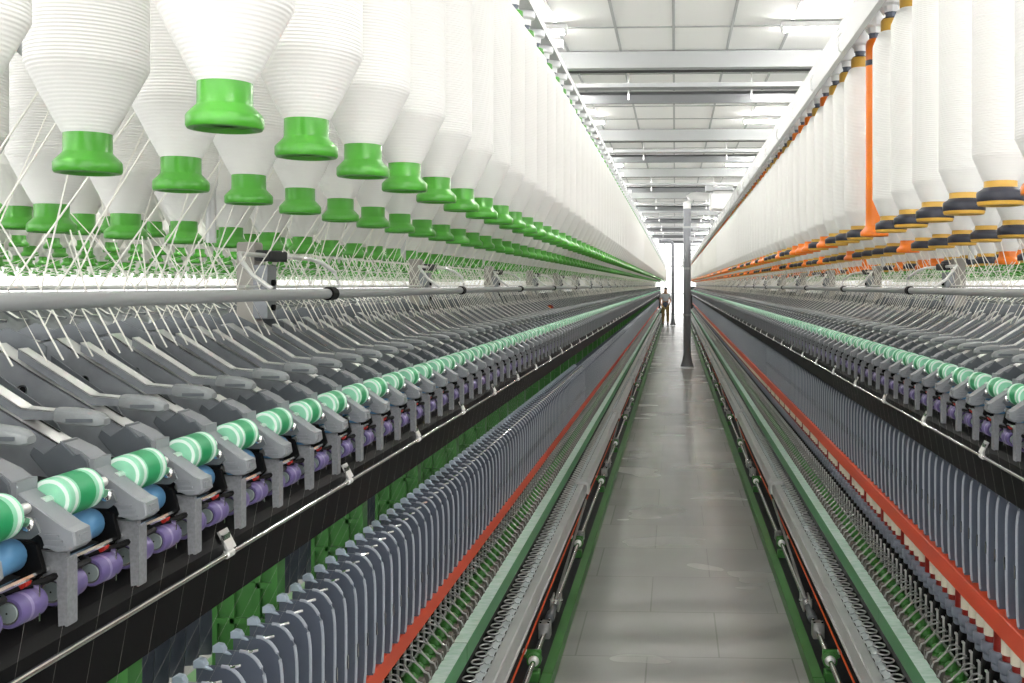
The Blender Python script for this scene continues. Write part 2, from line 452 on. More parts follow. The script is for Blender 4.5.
def arm_head():
    d = MB(); w = 0.0165
    poly = [(x, zz(h)) for x, h in ((.712,.212),(.705,.211),(.699,.220),(.644,.2585),(.636,.262),(.634,.277),(.640,.2825),(.655,.284),(.667,.279),(.671,.269),(.700,.244),(.712,.237))]
    d.prism(poly, -w, w, M['grey_pl'], 0.002)
    for k, (x0, x1, h) in enumerate(((.667, .652, .2655), (.668, .648, .2715), (.668, .645, .2775))):
        d.box(x1, x0, -w-0.0016, -w+0.001, zz(h)-.0012, zz(h)+.0012, M['grey_pl'])
    # raised frame on the nose, facing the aisle
    for a, b, c_, e in ((-.008, .008, .266, .2672), (-.008, -.0066, .266, .2745), (-.008, .008, .2733, .2745)):
        d.box(.6335, .636, a, b, zz(e), zz(c_), M['grey_pl'])
    d.box(.697, .703, -w-0.002, w+0.002, zz(.226), zz(.209), M['grey_pl'])
    return d
def top_roller(n=28, k=0):
    prof = [(-.0475, .0045), (-.0475, .0168), (-.0475, .0185, M['cot_white']), (-.0470, .0225, M['cot_mint']), (-.0455, .0238), (-.037, .0238, M['cot_white']), (-.031, .0238), (-.027, .0238, M['cot_green']), (.004, .0238, M['cot_mint']),
            (.011, .0238, M['cot_white']), (.018, .0238, M['cot_mint']), (.0215, .0238, M['cot_white']), (.023, .0220)]
    prof = [p if len(p) > 2 else p+(M['cot_mint'],) for p in prof]
    d = MB().lathe(prof, (.684, .066, zz(.2355)), 'y', M['cot_mint'], n)
    d.lathe([(-.062, .006), (.062, .006)], (.684, .066, zz(.2355)), 'y', M['steel'], 10)
    return d
def back_roller(n=20):
    d = MB().lathe([(-.024, .0165), (-.022, .018), (.022, .018), (.024, .0165)], (.697, .100, zz(.284)), 'y', M['blue_cot'], n)
    d.lathe([(-.055, .006), (.045, .006)], (.697, .100, zz(.284)), 'y', M['steel'], 8)
    return d
def arm_bolt():
    d = MB().lathe([(0, .0072), (-.003, .0072), (-.0045, .005)], (.668, .106, zz(.247)), 'y', M['chrome'], 12)
    d.prism([(x, zz(h)) for x, h in ((.700,.236),(.662,.242),(.656,.256),(.666,.263),(.705,.262))], .106, .109, M['sheet_d'])
    return d
def bracket():
    d = MB()
    d.prism([(x, zz(h)) for x, h in ((.700,.285),(.652,.287),(.651,.300),(.651,.364),(.660,.366),(.662,.318),(.700,.305))], -.004, .004, M['bracket'])
    d.box(.6495, .6530, -.005, .014, zz(.366), zz(.292), M['bracket'], 0.001)
    return d
def purple_roller(y0):
    """rubber roller with ring bands and a hub facing the camera"""
    c = (.676, y0, zz(.333)); p = M['purple']; l = M['purple_l']
    prof = [(-.0225, .0108, M['chrome']), (-.0228, .0122, p), (-.0225, .0150, p), (-.0205, .0165, p), (-.008, .0165, l), (-.003, .0165, p), (.003, .0172, p), (.010, .0172, p), (.011, .0162, p), (.0205, .0162, p), (.0225, .0150, p)]
    d = MB().lathe(prof, c, 'y', p, 24)
    d.lathe([(-.0215, .0104), (-.0235, .0100), (-.0240, .006), (-.0240, .0015)], c, 'y', M['hub'], 20)
    d.lathe([(-.0238, .0013), (-.0242, .001)], c, 'y', M['black_r'], 8)
    return d
def drive_bits():
    """bright and dark little shafts, apron cage and red sleeves under the arm"""
    d = MB()
    for x, h, r, m in ((.672, .304, .004, M['chrome']), (.690, .318, .005, M['steel']), (.700, .330, .007, M['black'])):
        d.lathe([(0, r), (.15, r)], (x, -.075, zz(h)), 'y', m, 8)
    d.lathe([(0, .0062), (.016, .0062)], (.676, .02, zz(.3085)), 'y', M['red'], 10)
    d.lathe([(0, .0062), (.010, .0062)], (.676, -.045, zz(.3085)), 'y', M['red'], 10)
    d.prism([(x, zz(h)) for x, h in ((.700,.266),(.672,.274),(.664,.302),(.674,.312),(.700,.305))], .126, .133, M['black'], 0.001)
    d.box(.661, .667, .113, .1155, zz(.350), zz(.312), M['chrome'])
    d.tube([(.69, -.06, zz(.316)), (.664, -.02, zz(.312)), (.664, .06, zz(.312)), (.69, .09, zz(.316))], .004, M['black_r'], 6)
    return d
ARM_SUB = [('guide_plate', arm_guard), ('lever', arm_lever), ('lever_grip', arm_knob), ('arm_cover', arm_cover), ('arm_head', arm_head), ('top_roller', top_roller),
           ('back_roller', back_roller), ('bolt_plate', arm_bolt), ('hanging_bracket', bracket), ('drive_shafts', drive_bits)]

# --- separator plate (balloon control) at y = 0
def separator(full=True, ex=0):
    d = MB()
    front = []
    pts = [(.815, .647), (.815, .700), (.800, .72), (.800, .925+ex), (.770, .93+ex), (.728, .93+ex), (.7255, .90+ex), (.724, .86), (.724, .745), (.7245, .722), (.726, .705), (.7285, .691), (.733, .679), (.739, .669), (.746, .661), (.754, .655), (.763, .651), (.772, .650)]
    d.prism([(x, zz(h)) for x, h in pts], -.0025, .0025, M['sep'])
    # thicker rolled edge round the shoulder and down the front
    ed = [(.772, .650), (.763, .651), (.754, .655), (.746, .661), (.739, .669), (.733, .679), (.7285, .691), (.726, .705), (.7245, .722), (.724, .745), (.724, .86), (.7255, .90+ex), (.728, .925+ex)]
    d.tube([(x, 0, zz(h)) for x, h in ed], .0034, M['sep_edge'], 8 if full else 4)
    return d
def sep_clip():
    d = MB().prism([(x, zz(h)) for x, h in ((.819,.652),(.819,.640),(.812,.636),(.802,.638),(.797,.646),(.797,.652))], -.007, .007, M['clip'], 0.0015)
    d.tube([(.800, -.002, zz(.650)), (.790, .004, zz(.655)), (.776, .010, zz(.658)), (.766, .012, zz(.657))], .005, M['clip'], 8, flat=(.008, .004))
    d.lathe([(0, .0055), (.006, .007), (.007, .0055), (.002, .004)], (.776, .012, zz(.662)), 'z', M['clip'], 12)
    return d
def sep_guide():
    """pigtail thread guide"""
    pts = [(.800, .012, zz(.655)), (.785, .014, zz(.656))]
    for k in range(11):
        a = -0.3+2*PI*k/10*0.9
        pts.append((.770+.008*math.cos(a), .018+.009*math.sin(a)+.002, zz(.657)-.0006*k))
    d = MB().tube(pts, .0014, M['chrome'], 6)
    d.tube([(.760, .0, zz(.654)), (.748, .0, zz(.650)), (.742, .006, zz(.650))], .0028, M['chrome'], 6)
    return d
def sep_tab():
    return MB().box(.7185, .7205, -.003, .003, zz(.845), zz(.815), M['chrome'])

# --- brake lever with fork, at y = 0
def brake_lever(n=6):
    d = MB()
    d.tube([(.677, 0, zz(1.092)), (.683, 0, zz(1.076)), (.694, 0, zz(1.072)), (.702, .000, zz(1.062)), (.722, .001, zz(1.044))], .004, M['lever'], n, flat=(.0052, .0026))
    for s in (-1, 1):
        d.tube([(.719, .001+s*.002, zz(1.046)), (.728, .002+s*.011, zz(1.039)), (.738, .003+s*.017, zz(1.034)), (.749, .003+s*.016, zz(1.032)), (.757, .003+s*.007, zz(1.036))], .0029, M['lever'], n)
    return d
def brake_pad():
    d = MB().box(.684, .700, .012, .040, zz(1.125), zz(1.072), M['post_grey'], 0.002)
    d.box(.680, .686, .020, .034, zz(1.12), zz(1.078), M['post_grey'], 0.001)
    return d
def spindle_unit(n=18):
    """spindle bolster: black bracket with bright edges, two collars"""
    y0 = .0375
    d = MB()
    d.prism([(x, zz(h)) for x, h in ((.764,1.10),(.764,1.015),(.770,1.000),(.806,1.000),(.806,1.10))], y0-.020, y0+.020, M['black'], 0.002)
    d.box(.7585, .7645, y0+.011, y0+.017, zz(1.090), zz(1.012), M['steel'])
    d.box(.7585, .7645, y0-.020, y0+.017, zz(1.094), zz(1.089), M['steel'])
    d.box(.7585, .7645, y0+.011, y0+.030, zz(1.016), zz(1.011), M['steel'])
    d.lathe([(0, .021), (.004, .023), (.016, .023), (.018, .0195), (.022, .0195), (.023, .0262), (.026, .0275), (.046, .0275), (.050, .0245), (.050, .010)], (.790, y0, zz(1.000)), 'z', M['collar'], n)
    return d
def green_lump():
    d = MB().lathe([(0, .020), (.012, .020), (.022, .012), (.024, .004)], (.722, .0375, zz(1.085)), 'z', M['machine_green'], 12)
    return d
def peg_ring(n=20):
    pts = [(.662+.0205*math.cos(2*PI*k/n), .0235*math.sin(2*PI*k/n), zz(1.266)) for k in range(n)]
    d = MB().tube(pts, .0028, M['steel'], 6, closed=True)
    d.lathe([(-.004, .0200), (-.003, .0195)], (.662, 0, zz(1.268)), 'z', M['black_r'], 14)
    d.lathe([(-.05, .010), (-.006, .012)], (.662, 0, zz(1.268)), 'z', M['dark'], 10)
    return d
def belt_pad():
    d = MB()
    d.add([(.622, -.006, zz(1.271)), (.630, -.006, zz(1.271)), (.655, .028, zz(1.271)), (.647, .028, zz(1.271)),
           (.622, -.006, zz(1.275)), (.630, -.006, zz(1.275)), (.655, .028, zz(1.275)), (.647, .028, zz(1.275))],
          [(3,2,1,0),(4,5,6,7),(0,1,5,4),(1,2,6,5),(2,3,7,6),(3,0,4,7)], M['belt'])
    d.box(.6165, .6205, .010, .034, zz(1.2755), zz(1.2715), M['black'])
    return d
# --- creel
def hanger(X, ztop, n=18):
    """white bell shaped bobbin hanger with a grey lock ring below"""
    d = MB().lathe([(0, .014, M['hanger_dark']), (.012, .015, M['hanger_dark']), (.013, .018), (.030, .019), (.034, .030), (.044, .032), (.060, .027), (.072, .017), (.082, .012), (.100, .010)], (X, 0, ztop), 'z', M['white_pl'], n)
    return d

def cast_web(sx_mb):
    d = sx_mb
    # green stand casting: plate with raised rim and pockets, seen from the aisle
    pl = [(.835,.475),(.97,.475),(.97,1.06),(.90,1.06),(.845,.86),(.835,.78)]
    d.prism([(x, zz(h)) for x, h in pl], -.004, .004, M['machine_green'])
    d.box(.830, .842, -.022, .022, zz(.80), zz(.47), M['machine_green'], .003)
    d.box(.800, .842, -.026, .026, zz(.555), zz(.492), M['machine_green'], .003)
    d.box(.842, .97, -.018, .018, zz(.49), zz(.475), M['machine_green'])
    for h in (.545, .625, .70): d.box(.842, .965, -.014, .014, zz(h+.012), zz(h), M['machine_green'], .002)
    for x in (.870, .925, .962): d.box(x, x+.010, -.014, .014, zz(.85), zz(.48), M['machine_green'], .002)
    d.tube([(.836, 0, zz(.79)), (.846, 0, zz(.86)), (.90, 0, zz(1.06))], .012, M['machine_green'], 6)
    return d

def in_front(side, y, X):
    """y beyond which a thing at X is inside the frame's width"""
    if side == 'left': return X*1050/690-0.05*X
    return X*1050/480+0.05*X

def rows(p0, pitch, ymin, ymax):
    k = math.ceil((ymin-p0)/pitch); out = []
    y = p0+k*pitch
    while y < ymax: out.append(y); y += pitch
    return out

def array_part(root, side, name, mbs, ys, limit=100, sub=(), nsub=0, far=None, extra_far=None):
    """the first `limit` as parts of their own (the first nsub with sub-parts), the rest as one part"""
    s = SIDE[side]
    near, rest = ys[:limit], ys[limit:]
    base = mbs().mapped(s['sx'], s['off'])
    o = build(base, name, root, wy=near[0])
    subs = []
    for nm, fn in sub:
        subs.append(build(fn().mapped(s['sx'], s['off']), nm, o, wy=near[0]))
    allm = MB().join(mbs())
    for nm, fn in sub: allm.join(fn())
    allm = allm.mapped(s['sx'], s['off'])
    flat = None
    for i, y in enumerate(near[1:], 1):
        if i < max(nsub, 1) or not sub: dup(o, (0, y-near[0], 0))
        elif flat is None:
            flat = build(allm, name, root, wy=y); fy = y
        else: dup(flat, (0, y-fy, 0))
    if rest:
        f = (far or (lambda: allm))()
        if far: f = f.mapped(s['sx'], s['off'])
        r = build(f.repeat([(0, y, 0) for y in rest]), name+'_row', root)
        r['kind'] = 'stuff'
    return o

def shifted(fn, dz):
    def g():
        d = fn(); d.v = [(x, y, z+dz) for x, y, z in d.v]; return d
    return g

def make_frame(side):
    s = SIDE[side]; sx, off, DZ, DS, EX = s['sx'], s['off'], s['dz'], s['ds'], s['ext']
    root = empty('spinning_frame', (sx*(CEN+off), 24.0, 0))
    if side == 'left':
        tag(root, 'long grey and green ring spinning frame under the green collared bobbins', 'spinning machine', 'spinning frames along the aisle')
    else:
        tag(root, 'long grey and green ring spinning frame under the black and orange collared bobbins', 'spinning machine', 'spinning frames along the aisle')
    Y0, Y1 = (-1.0, YEND)
    def P(mb, name): return build(mb.mapped(sx, off), name, root)
    # ---- kick guard, split where the photo shows joints
    for a, b in ((Y0, 4.16), (4.165, 10.1), (10.105, Y1)):
        d = MB().prism([(.486, 0), (.489, 0), (.489, .051), (.526, .051), (.528, .049), (.528, .055), (.488, .055), (.486, .053)], a, b, M['machine_green'])
        P(d, 'kick_guard')
    P(MB().box(.50, 1.45, Y0, Y1, 0.001, .035, M['dark']), 'base_tray')
    P(MB().lathe([(0, .0115), (Y1-Y0, .0115)], (.556, Y0, .118), 'y', M['chrome'], 14), 'drive_rod')
    P(MB().tube([(.5745, y, .205+0.004*math.sin(y*1.3)) for y in np.arange(Y0, 30, 0.5)], .0042, M['cord'], 6), 'orange_cord')
    # ---- doffing beam (aluminium) and its peg conveyor
    d = MB().prism([(.578, .246), (.616, .246), (.616, .330), (.613, .333), (.581, .333), (.578, .330), (.5755, .330), (.5755, .322), (.578, .322), (.578, .254), (.573, .254), (.573, .246)], Y0, Y1, M['alu'])
    P(d, 'doffing_beam')
    P(MB().box(.6165, .695, Y0, Y1, .27, .320, M['black_r']).box(.620, .652, Y0, Y1, .320, zz(1.2755), M['belt']), 'peg_conveyor')
    # ---- conveyor cover slab, joints
    js = [Y0, 3.21 if side == 'left' else 3.62, 6.3, 9.4, 15, 21, 27, 33, 39, Y1]
    for a, b in zip(js[:-1], js[1:]):
        d = MB().box(.640, .682, a+.002, b-.002, zz(1.163), zz(1.1032), M['slab_green'])
        d.box(.6395, .6825, a+.002, b-.002, zz(1.1031), zz(1.1025), M['lint'])
        P(d, 'conveyor_cover')
    # ---- spindle rail and brake levers
    d = MB().prism([(x, zz(h)) for x, h in ((.698,1.20),(.698,1.088),(.745,1.080),(.745,1.10),(.84,1.10),(.84,1.20))], Y0, Y1, M['machine_green'])
    P(d, 'spindle_rail')
    P(MB().box(.684, .700, Y0, Y1, zz(1.20), zz(1.126), M['dark']), 'spindle_rail_front')
    ph = yl(side, 1.868, .815)
    yb = rows(ph, .075, in_front(side, 0, .68)-.1, YEND-0.3)
    array_part(root, side, 'brake_lever', brake_lever, yb, 100, far=lambda: brake_lever(4))
    array_part(root, side, 'brake_pad', brake_pad, yb, 100)
    array_part(root, side, 'bearing_cap', green_lump, yb, 100)
    ysp = rows(ph, .075, in_front(side, 0, .76)-.1, YEND-0.3)
    array_part(root, side, 'spindle_base', spindle_unit, ysp, 100, far=lambda: spindle_unit(8))
    yp = rows(ph+.02, .075, in_front(side, 0, .65)-.1, YEND-0.3)
    array_part(root, side, 'conveyor_peg', peg_ring, yp, 100, far=lambda: peg_ring(8))
    array_part(root, side, 'belt_link', belt_pad, yp, 100)
    # ---- ring rail and separators
    d = MB().prism([(x, zz(h)+DZ) for x, h in ((.735,.997),(.735,.945),(.737,.943),(.822,.943),(.822,.955),(.745,.955),(.745,.997))], Y0, Y1, M['ring_rail'])
    P(d, 'ring_rail')
    ys = rows(ph, .075, in_front(side, 0, .72)-.1, YEND-0.3)
    array_part(root, side, 'separator_plate', shifted(lambda: separator(True, EX), DS), ys, 100, sub=[('clip', shifted(sep_clip, DS)), ('thread_guide', shifted(sep_guide, DS)), ('rivet_tab', shifted(sep_tab, DS))], nsub=36, far=shifted(lambda: separator(False, EX), DS))
    # far side of the machine, what shows through
    d = MB().prism([(2*CEN-x, zz(h)+DZ) for x, h in ((.815,.647),(.80,.925),(.728,.93),(.724,.745),(.741,.668))], -.0025, .0025, M['sep'])
    r = build(d.mapped(sx, off).repeat([(0, y, 0) for y in rows(ph, .075, 0.5, 16)]), 'rear_separators', root); r['kind'] = 'stuff'
    P(MB().box(1.22, 1.36, Y0, Y1, zz(1.20), zz(1.09), M['machine_green']), 'rear_spindle_rail')
    P(MB().box(.93, 1.03, Y0, Y1, zz(1.3), zz(1.10), M['dark']), 'drive_duct')
    # ---- black yarn panel, its rod and clips
    d = MB().prism([(x, zz(h)) for x, h in ((.697,.488),(.697,.400),(.705,.386),(.735,.352),(.738,.354),(.708,.390),(.700,.402),(.700,.484),(.720,.484),(.720,.488))], Y0, Y1, M['black'])
    P(d, 'yarn_panel')
    P(MB().prism([(x, zz(h)) for x, h in ((.720,.372),(.718,.300),(.735,.262),(.78,.248),(.885,.196),(.985,.176),(.985,.30),(.80,.35))], Y0, Y1, M['dark']), 'drafting_table')
    P(MB().lathe([(0, .0046), (Y1-Y0, .0046)], (.690, Y0, zz(.4155)), 'y', M['chrome'], 10), 'guard_rod')
    def clip():
        d = MB().box(.693, .697, -.002, .022, zz(.412), zz(.385), M['chrome'])
        d.prism([(x, zz(h)) for x, h in ((.6855,.408),(.6885,.410),(.7035,.381),(.7005,.379))], -.002, .028, M['steel'])
        d.lathe([(0, .0065), (.020, .0065)], (.690, 0, zz(.4155)), 'y', M['steel'], 10)
        return d
    yc = rows(yl(side, 1.617 if side == 'left' else 2.54, .69), .6, 0.9, YEND-.3)
    array_part(root, side, 'rod_clip', clip, yc, 100)
    yg = rows(yl(side, 2.217, .83), .6, 0.9, YEND-.3)
    array_part(root, side, 'stand_casting', lambda: cast_web(MB()), yg, 100)
    # ---- drafting arms
    ya = rows(yl(side, 1.129, .635), .15, in_front(side, 0, .70)-.30, YEND-0.4)
    r1, r2 = .032, .107
    sub = ARM_SUB+[('front_roller', lambda: purple_roller(r1)), ('front_roller', lambda: purple_roller(r2))]
    def far_arm():
        d = MB().join(arm_body()).join(arm_lever()).join(arm_cover()).join(arm_head()).join(bracket()).join(arm_guard())
        d.box(.692, .758, -.0135, .0135, zz(.169), zz(.152), M['knob'], .003)
        prof = [(-.046, .0238, M['cot_mint']), (-.025, .0238, M['cot_green']), (.010, .0238, M['cot_white']), (.032, .0238, M['cot_white'])]
        d.lathe(prof, (.684, .066, zz(.2355)), 'y', M['cot_mint'], 10)
        d.lathe([(-.06, .0165), (.06, .0165)], (.676, .0, zz(.333)), 'y', M['purple'], 8)
        return d
    array_part(root, side, 'drafting_arm', arm_body, ya, 100, sub=sub, nsub=40, far=far_arm)
    # arms of the far side, seen through the strands
    d = MB().join(arm_body()).join(arm_guard()).join(arm_lever())
    d.v = [(2*CEN-x, y, z) for x, y, z in d.v]
    r = build(d.mapped(sx, off).repeat([(0, y, 0) for y in rows(yl(side, 1.17, .635), .15, .9, 22)]), 'rear_drafting_arms', root); r['kind'] = 'stuff'
    P(MB().box(.975, .985, Y0, Y1, zz(.30), zz(.13), M['sheet_d']), 'centre_beam')
    # ---- guide tube, rings, posts, thread rod
    ht = .020
    P(MB().lathe([(0, .0115), (Y1-Y0, .0115)], (.800, Y0, zz(ht)), 'y', M['duct'], 16), 'guide_tube')
    P(MB().lathe([(0, .0035), (Y1-Y0, .0035)], (.915, Y0, zz(.004)), 'y', M['steel'], 8), 'thread_rod')
    P(MB().lathe([(0, .0035), (Y1-Y0, .0035)], (2*CEN-.915, Y0, zz(.004)), 'y', M['steel'], 8), 'thread_rod')
    yt = rows(yl(side, 2.442 if side == 'left' else 3.83, .80), 1.5, 0.9, YEND-.3)
    array_part(root, side, 'tube_joint', lambda: MB().lathe([(-.022, .0135), (-.020, .0155), (.020, .0155), (.022, .0135)], (.800, 0, zz(ht)), 'y', M['black_r'], 16), yt, 100)
    def post():
        d = MB().box(.925, .965, -.024, .024, zz(.16), zz(-.095), M['post_paint'], .003)
        d.box(.893, .926, -.030, .022, zz(.075), zz(-.045), M['sheet'], .002)
        d.lathe([(-.006, .0072), (.002, .0072)], (.893, -.004, zz(-.005)), 'x', M['black_r'], 10)
        d.lathe([(-.006, .0072), (.002, .0072)], (.893, -.004, zz(.050)), 'x', M['black_r'], 10)
        d.box(.880, .912, -.055, .055, zz(-.052), zz(-.076), M['dark'], .003)
        return d
    def post_rod():
        d = MB().tube([(.890, .05, zz(-.064)), (.885, .15, zz(-.064)), (.872, .175, zz(-.062)), (.845, .19, zz(-.052)), (.815, .19, zz(-.030)), (.803, .19, zz(.008))], .0050, M['steel'], 8)
        d.tube([(.890, -.05, zz(-.064)), (.885, -.20, zz(-.064)), (.870, -.225, zz(-.05)), (.845, -.232, zz(-.02)), (.805, -.232, zz(.008))], .0050, M['steel'], 8)
        return d
    yq = [y-.11 for y in yt]
    array_part(root, side, 'creel_post', post, yq, 100, sub=[('bent_rod', post_rod)], nsub=12)
    b3 = yl(side, 1.671 if side == 'left' else 3.58, .99)
    snap = sorted(set(round(b3+.1125+.225*round((y-b3-.1125)/.225), 4) for y in yq))
    array_part(root, side, 'creel_pole', lambda: MB().lathe([(0, .011), (.66, .011)], (.985, 0, zz(-.09)), 'z', M['alu'], 10), snap, 100)
    # ---- top of the creel
    if side == 'left':
        XR = (.435, .665, .99); zt = zz(-.742)
        P(MB().prism([(.405, zz(-.790)), (.445, zz(-.790)), (.445, zz(-.812)), (.435, zz(-.812)), (.435, zz(-.80)), (.412, zz(-.80)), (.412, zz(-.812)), (.405, zz(-.812))], Y0, Y1, M['duct']), 'creel_rail')
    else:
        XR = (.495, .739, 1.005); zt = zz(-.672)
        d = MB().prism([(x+.025, zz(h)) for x, h in ((.400,-.762),(.392,-.748),(.392,-.660),(.400,-.648),(.404,-.652),(.404,-.742),(.52,-.772),(.52,-.785))], Y0, Y1, M['track'])
        P(d, 'cable_track')
        def tclip():
            d = MB().tube([(.416, 0, zz(-.66)), (.408, 0, zz(-.665)), (.406, .004, zz(-.70)), (.415, .004, zz(-.715))], .0022, M['steel'], 6)
            d.lathe([(0, .004), (-.002, .003)], (.417, .09, zz(-.70)), 'x', M['steel'], 8); return d
        array_part(root, side, 'track_clip', tclip, rows(3.0, .6, 2.4, YEND-.5), 60)
        def arm_out():
            d = MB().box(.22, .41, -.045, .045, zz(-.79), zz(-.762), M['duct'], .004)
            d.box(.19, .25, -.06, .06, zz(-.80), zz(-.752), M['duct'], .004); return d
        array_part(root, side, 'sensor_arm', arm_out, rows(8.5, 3.0, 8, 46), 60)
        P(MB().box(XR[0]-.02, XR[0]+.02, Y0, Y1, zz(-.79), zz(-.772), M['alu']), 'creel_rail')
    for X in XR[1:]+(2*CEN-XR[1]+.05, 2*CEN-XR[0]+.05):
        P(MB().box(X-.02, X+.02, Y0, Y1, zt+.098, zt+.116, M['alu']), 'creel_rail')
    ycb = [y for y in yq]
    array_part(root, side, 'creel_crossbar', lambda: MB().box(XR[0]-.03, 2*CEN-XR[0]+.03, -.018, .018, zt+.116, zt+.146, M['alu']), ycb, 100)
    if side == 'left':
        P(MB().tube([(1.10, 1.45, zz(-.50)), (.86, 1.45, zz(-.285))], .014, M['duct'], 10), 'creel_brace')
    # ---- linkage in the trough
    def linkage():
        d = MB().box(.535, .580, -.03, .03, .035, .075, M['machine_green'], .004)
        d.lathe([(-.02, .026), (-.018, .029), (.018, .029), (.02, .026)], (.556, 0, .118), 'y', M['machine_green'], 18)
        d.lathe([(-.024, .019), (-.0205, .022)], (.556, 0, .118), 'y', M['steel'], 16)
        d.box(.530, .600, .008, .024, .118, .152, M['machine_green'], .004)
        d.lathe([(-.03, .008), (.0, .008)], (.595, .012, .150), 'y', M['steel'], 8)
        return d
    def clamp():
        d = MB().box(.534, .584, .33, .39, .085, .152, M['lever'], .004)
        for x in (.542, .576):
            for y in (.342, .378): d.lathe([(0, .005), (.004, .005), (.005, .003)], (x, y, .152), 'z', M['black'], 8)
        return d
    def coupling():
        d = MB().lathe([(.50, .016), (.505, .021), (.58, .021), (.59, .015), (.68, .015)], (.556, 0, .118), 'y', M['sheet_d'], 14)
        for s_ in (-1, 1): d.box(.553+s_*.017-.004, .553+s_*.017+.004, .66, .80, .10, .150, M['lever'], .002)
        return d
    def link_arm():
        d = MB().tube([(.556, .74, .130), (.560, 1.2, .150), (.563, 1.9, .195), (.564, 2.5, .235)], .01, M['lever'], 8, flat=(.006, .013))
        d.lathe([(-.03, .007), (.03, .007)], (.553, .74, .130), 'x', M['chrome'], 10)
        return d
    def saddle():
        d = MB().prism([(x, z) for x, z in ((.546,.272),(.546,.336),(.560,.352),(.632,.352),(.632,.336),(.566,.338),(.556,.328),(.556,.272))], 2.50, 2.62, M['alu'], .003)
        return d
    yk = rows(yl(side, 4.16, .556), 3.8, 0.2, YEND-3)
    array_part(root, side, 'rod_bearing', linkage, yk, 60, sub=[('clamp_block', clamp), ('coupling', coupling), ('link_arm', link_arm), ('beam_saddle', saddle)], nsub=6)
    def sleeve():
        d = MB().lathe([(.06, .016), (.065, .022), (.13, .022), (.14, .015)], (.556, 0, .118), 'y', M['sheet_d'], 14)
        d.box(.536, .576, .16, .20, .09, .142, M['lever'], .004); return d
    array_part(root, side, 'rod_bearing', linkage, rows(yl(side, 6.05, .556), 3.8, 2, YEND-3), 60, sub=[('rod_sleeve', sleeve)], nsub=6)
    # ---- headstock at the far end
    d = MB().prism([(.50, 0.03), (.50, .30), (.66, .55), (.66, 1.52), (1.30, 1.52), (1.30, 0.03)], YEND, YEND+1.4, M['dark'], .01)
    P(d, 'headstock')
    P(MB().box(.655, .6605, YEND+.2, YEND+1.2, .70, 1.35, M['machine_green'], .002), 'headstock_door')
    return root
FL = make_frame('left'); FR = make_frame('right')

# ------------------------------------------------------------------ bobbins (things: they hang from the creel)
def bob_package(n, R, rb, z0, z1, z2, z3, mt):
    rb2 = rb
    pr = [(z0, rb+.0005), (z0+.004, rb+.003)]
    for k in range(1, 7):
        t = k/6.0; pr.append((z0+.004+(z1-z0-.004)*t, rb+.003+(R-rb-.003)*(t**0.97)))
    pr += [(z1+.0015, R*1.004), (z1+.012, R), ((z1+z2)/2, R*1.002), (z2-.006, R), (z2, R*.985), (z3-.004, rb2+.005), (z3, rb2)]
    return MB().lathe(pr, (0, 0, 0), 'z', mt, n)
def green_bobbin(n=32, mt=None):
    mt = mt or M['roving']
    pk = bob_package(n, .0645, .0255, .045, .121, .505, .550, mt)
    g = M['green_pl']
    col = MB().lathe([(.004, .012), (.004, .024), (0, .029), (0.0006, .0345), (.003, .0360), (.012, .0360), (.0145, .0345), (.0225, .0268), (.0245, .0258), (.0462, .0256)], (0, 0, 0), 'z', g, n, cap=False)
    col.lathe([(.0060, .0), (.0060, .024)], (0, 0, 0), 'z', M['black_pl'], n, cap=False)
    top = MB().lathe([(.548, .0250), (.566, .0250), (.570, .0285), (.582, .0285), (.585, .024), (.586, .008)], (0, 0, 0), 'z', g, n)
    return pk, col, top
def black_bobbin(n=32, mt=None, L=.545):
    mt = mt or M['roving_slim']; k = M['black_pl']; y = M['yellow_pl']
    pk = bob_package(n, .0462, .0272, .041, .084, L-.07, L-.035, mt)
    col = MB().lathe([(.003, .012, y), (.003, .026, y), (0, .030, y), (0, .0365, y), (.004, .0385, y), (.0065, .0385, k), (.008, .0395, k), (.021, .0395, k), (.0235, .038, k), (.028, .030, k), (.030, .0285, y), (.0312, .0274, y), (.0425, .0272, y)], (0, 0, 0), 'z', k, n, cap=False)
    col.lathe([(.005, .0), (.005, .026)], (0, 0, 0), 'z', M['black_r'], n, cap=False)
    top = MB().lathe([(L-.037, .0262, y), (L-.008, .0262, y), (L-.004, .024, k), (L, .020, k), (L+.001, .008, k)], (0, 0, 0), 'z', y, n)
    return pk, col, top
def orange_bobbin(n=32, mt=None, L=.545):
    mt = mt or M['roving_slim']; k = M['orange_pl']
    pk = bob_package(n, .0462, .0262, .041, .084, L-.07, L-.035, mt)
    col = MB().lathe([(.003, .012), (.003, .026), (0, .030), (0, .0375), (.003, .0385), (.011, .0385), (.015, .036), (.022, .0285), (.026, .0268), (.0425, .0262)], (0, 0, 0), 'z', k, n, cap=False)
    col.lathe([(.005, .0), (.005, .026)], (0, 0, 0), 'z', M['black_r'], n, cap=False)
    top = MB().lathe([(L-.037, .0262), (L-.004, .0262), (L, .022), (L+.001, .008)], (0, 0, 0), 'z', k, n)
    return pk, col, top
def bare_tube(L=.545):
    k = M['orange_pl']
    b = MB().lathe([(.003, .012), (.003, .026), (0, .030), (0, .0375), (.003, .0385), (.011, .0385), (.015, .036), (.022, .0285), (.030, .0245), (.06, .0235), (L-.06, .0235), (L-.015, .0235), (L-.006, .021), (L, .014)], (0, 0, 0), 'z', k, 28)
    r = MB().lathe([(L-.075, .0242), (L-.060, .0242)], (0, 0, 0), 'z', M['black_pl'], 28)
    return b, r

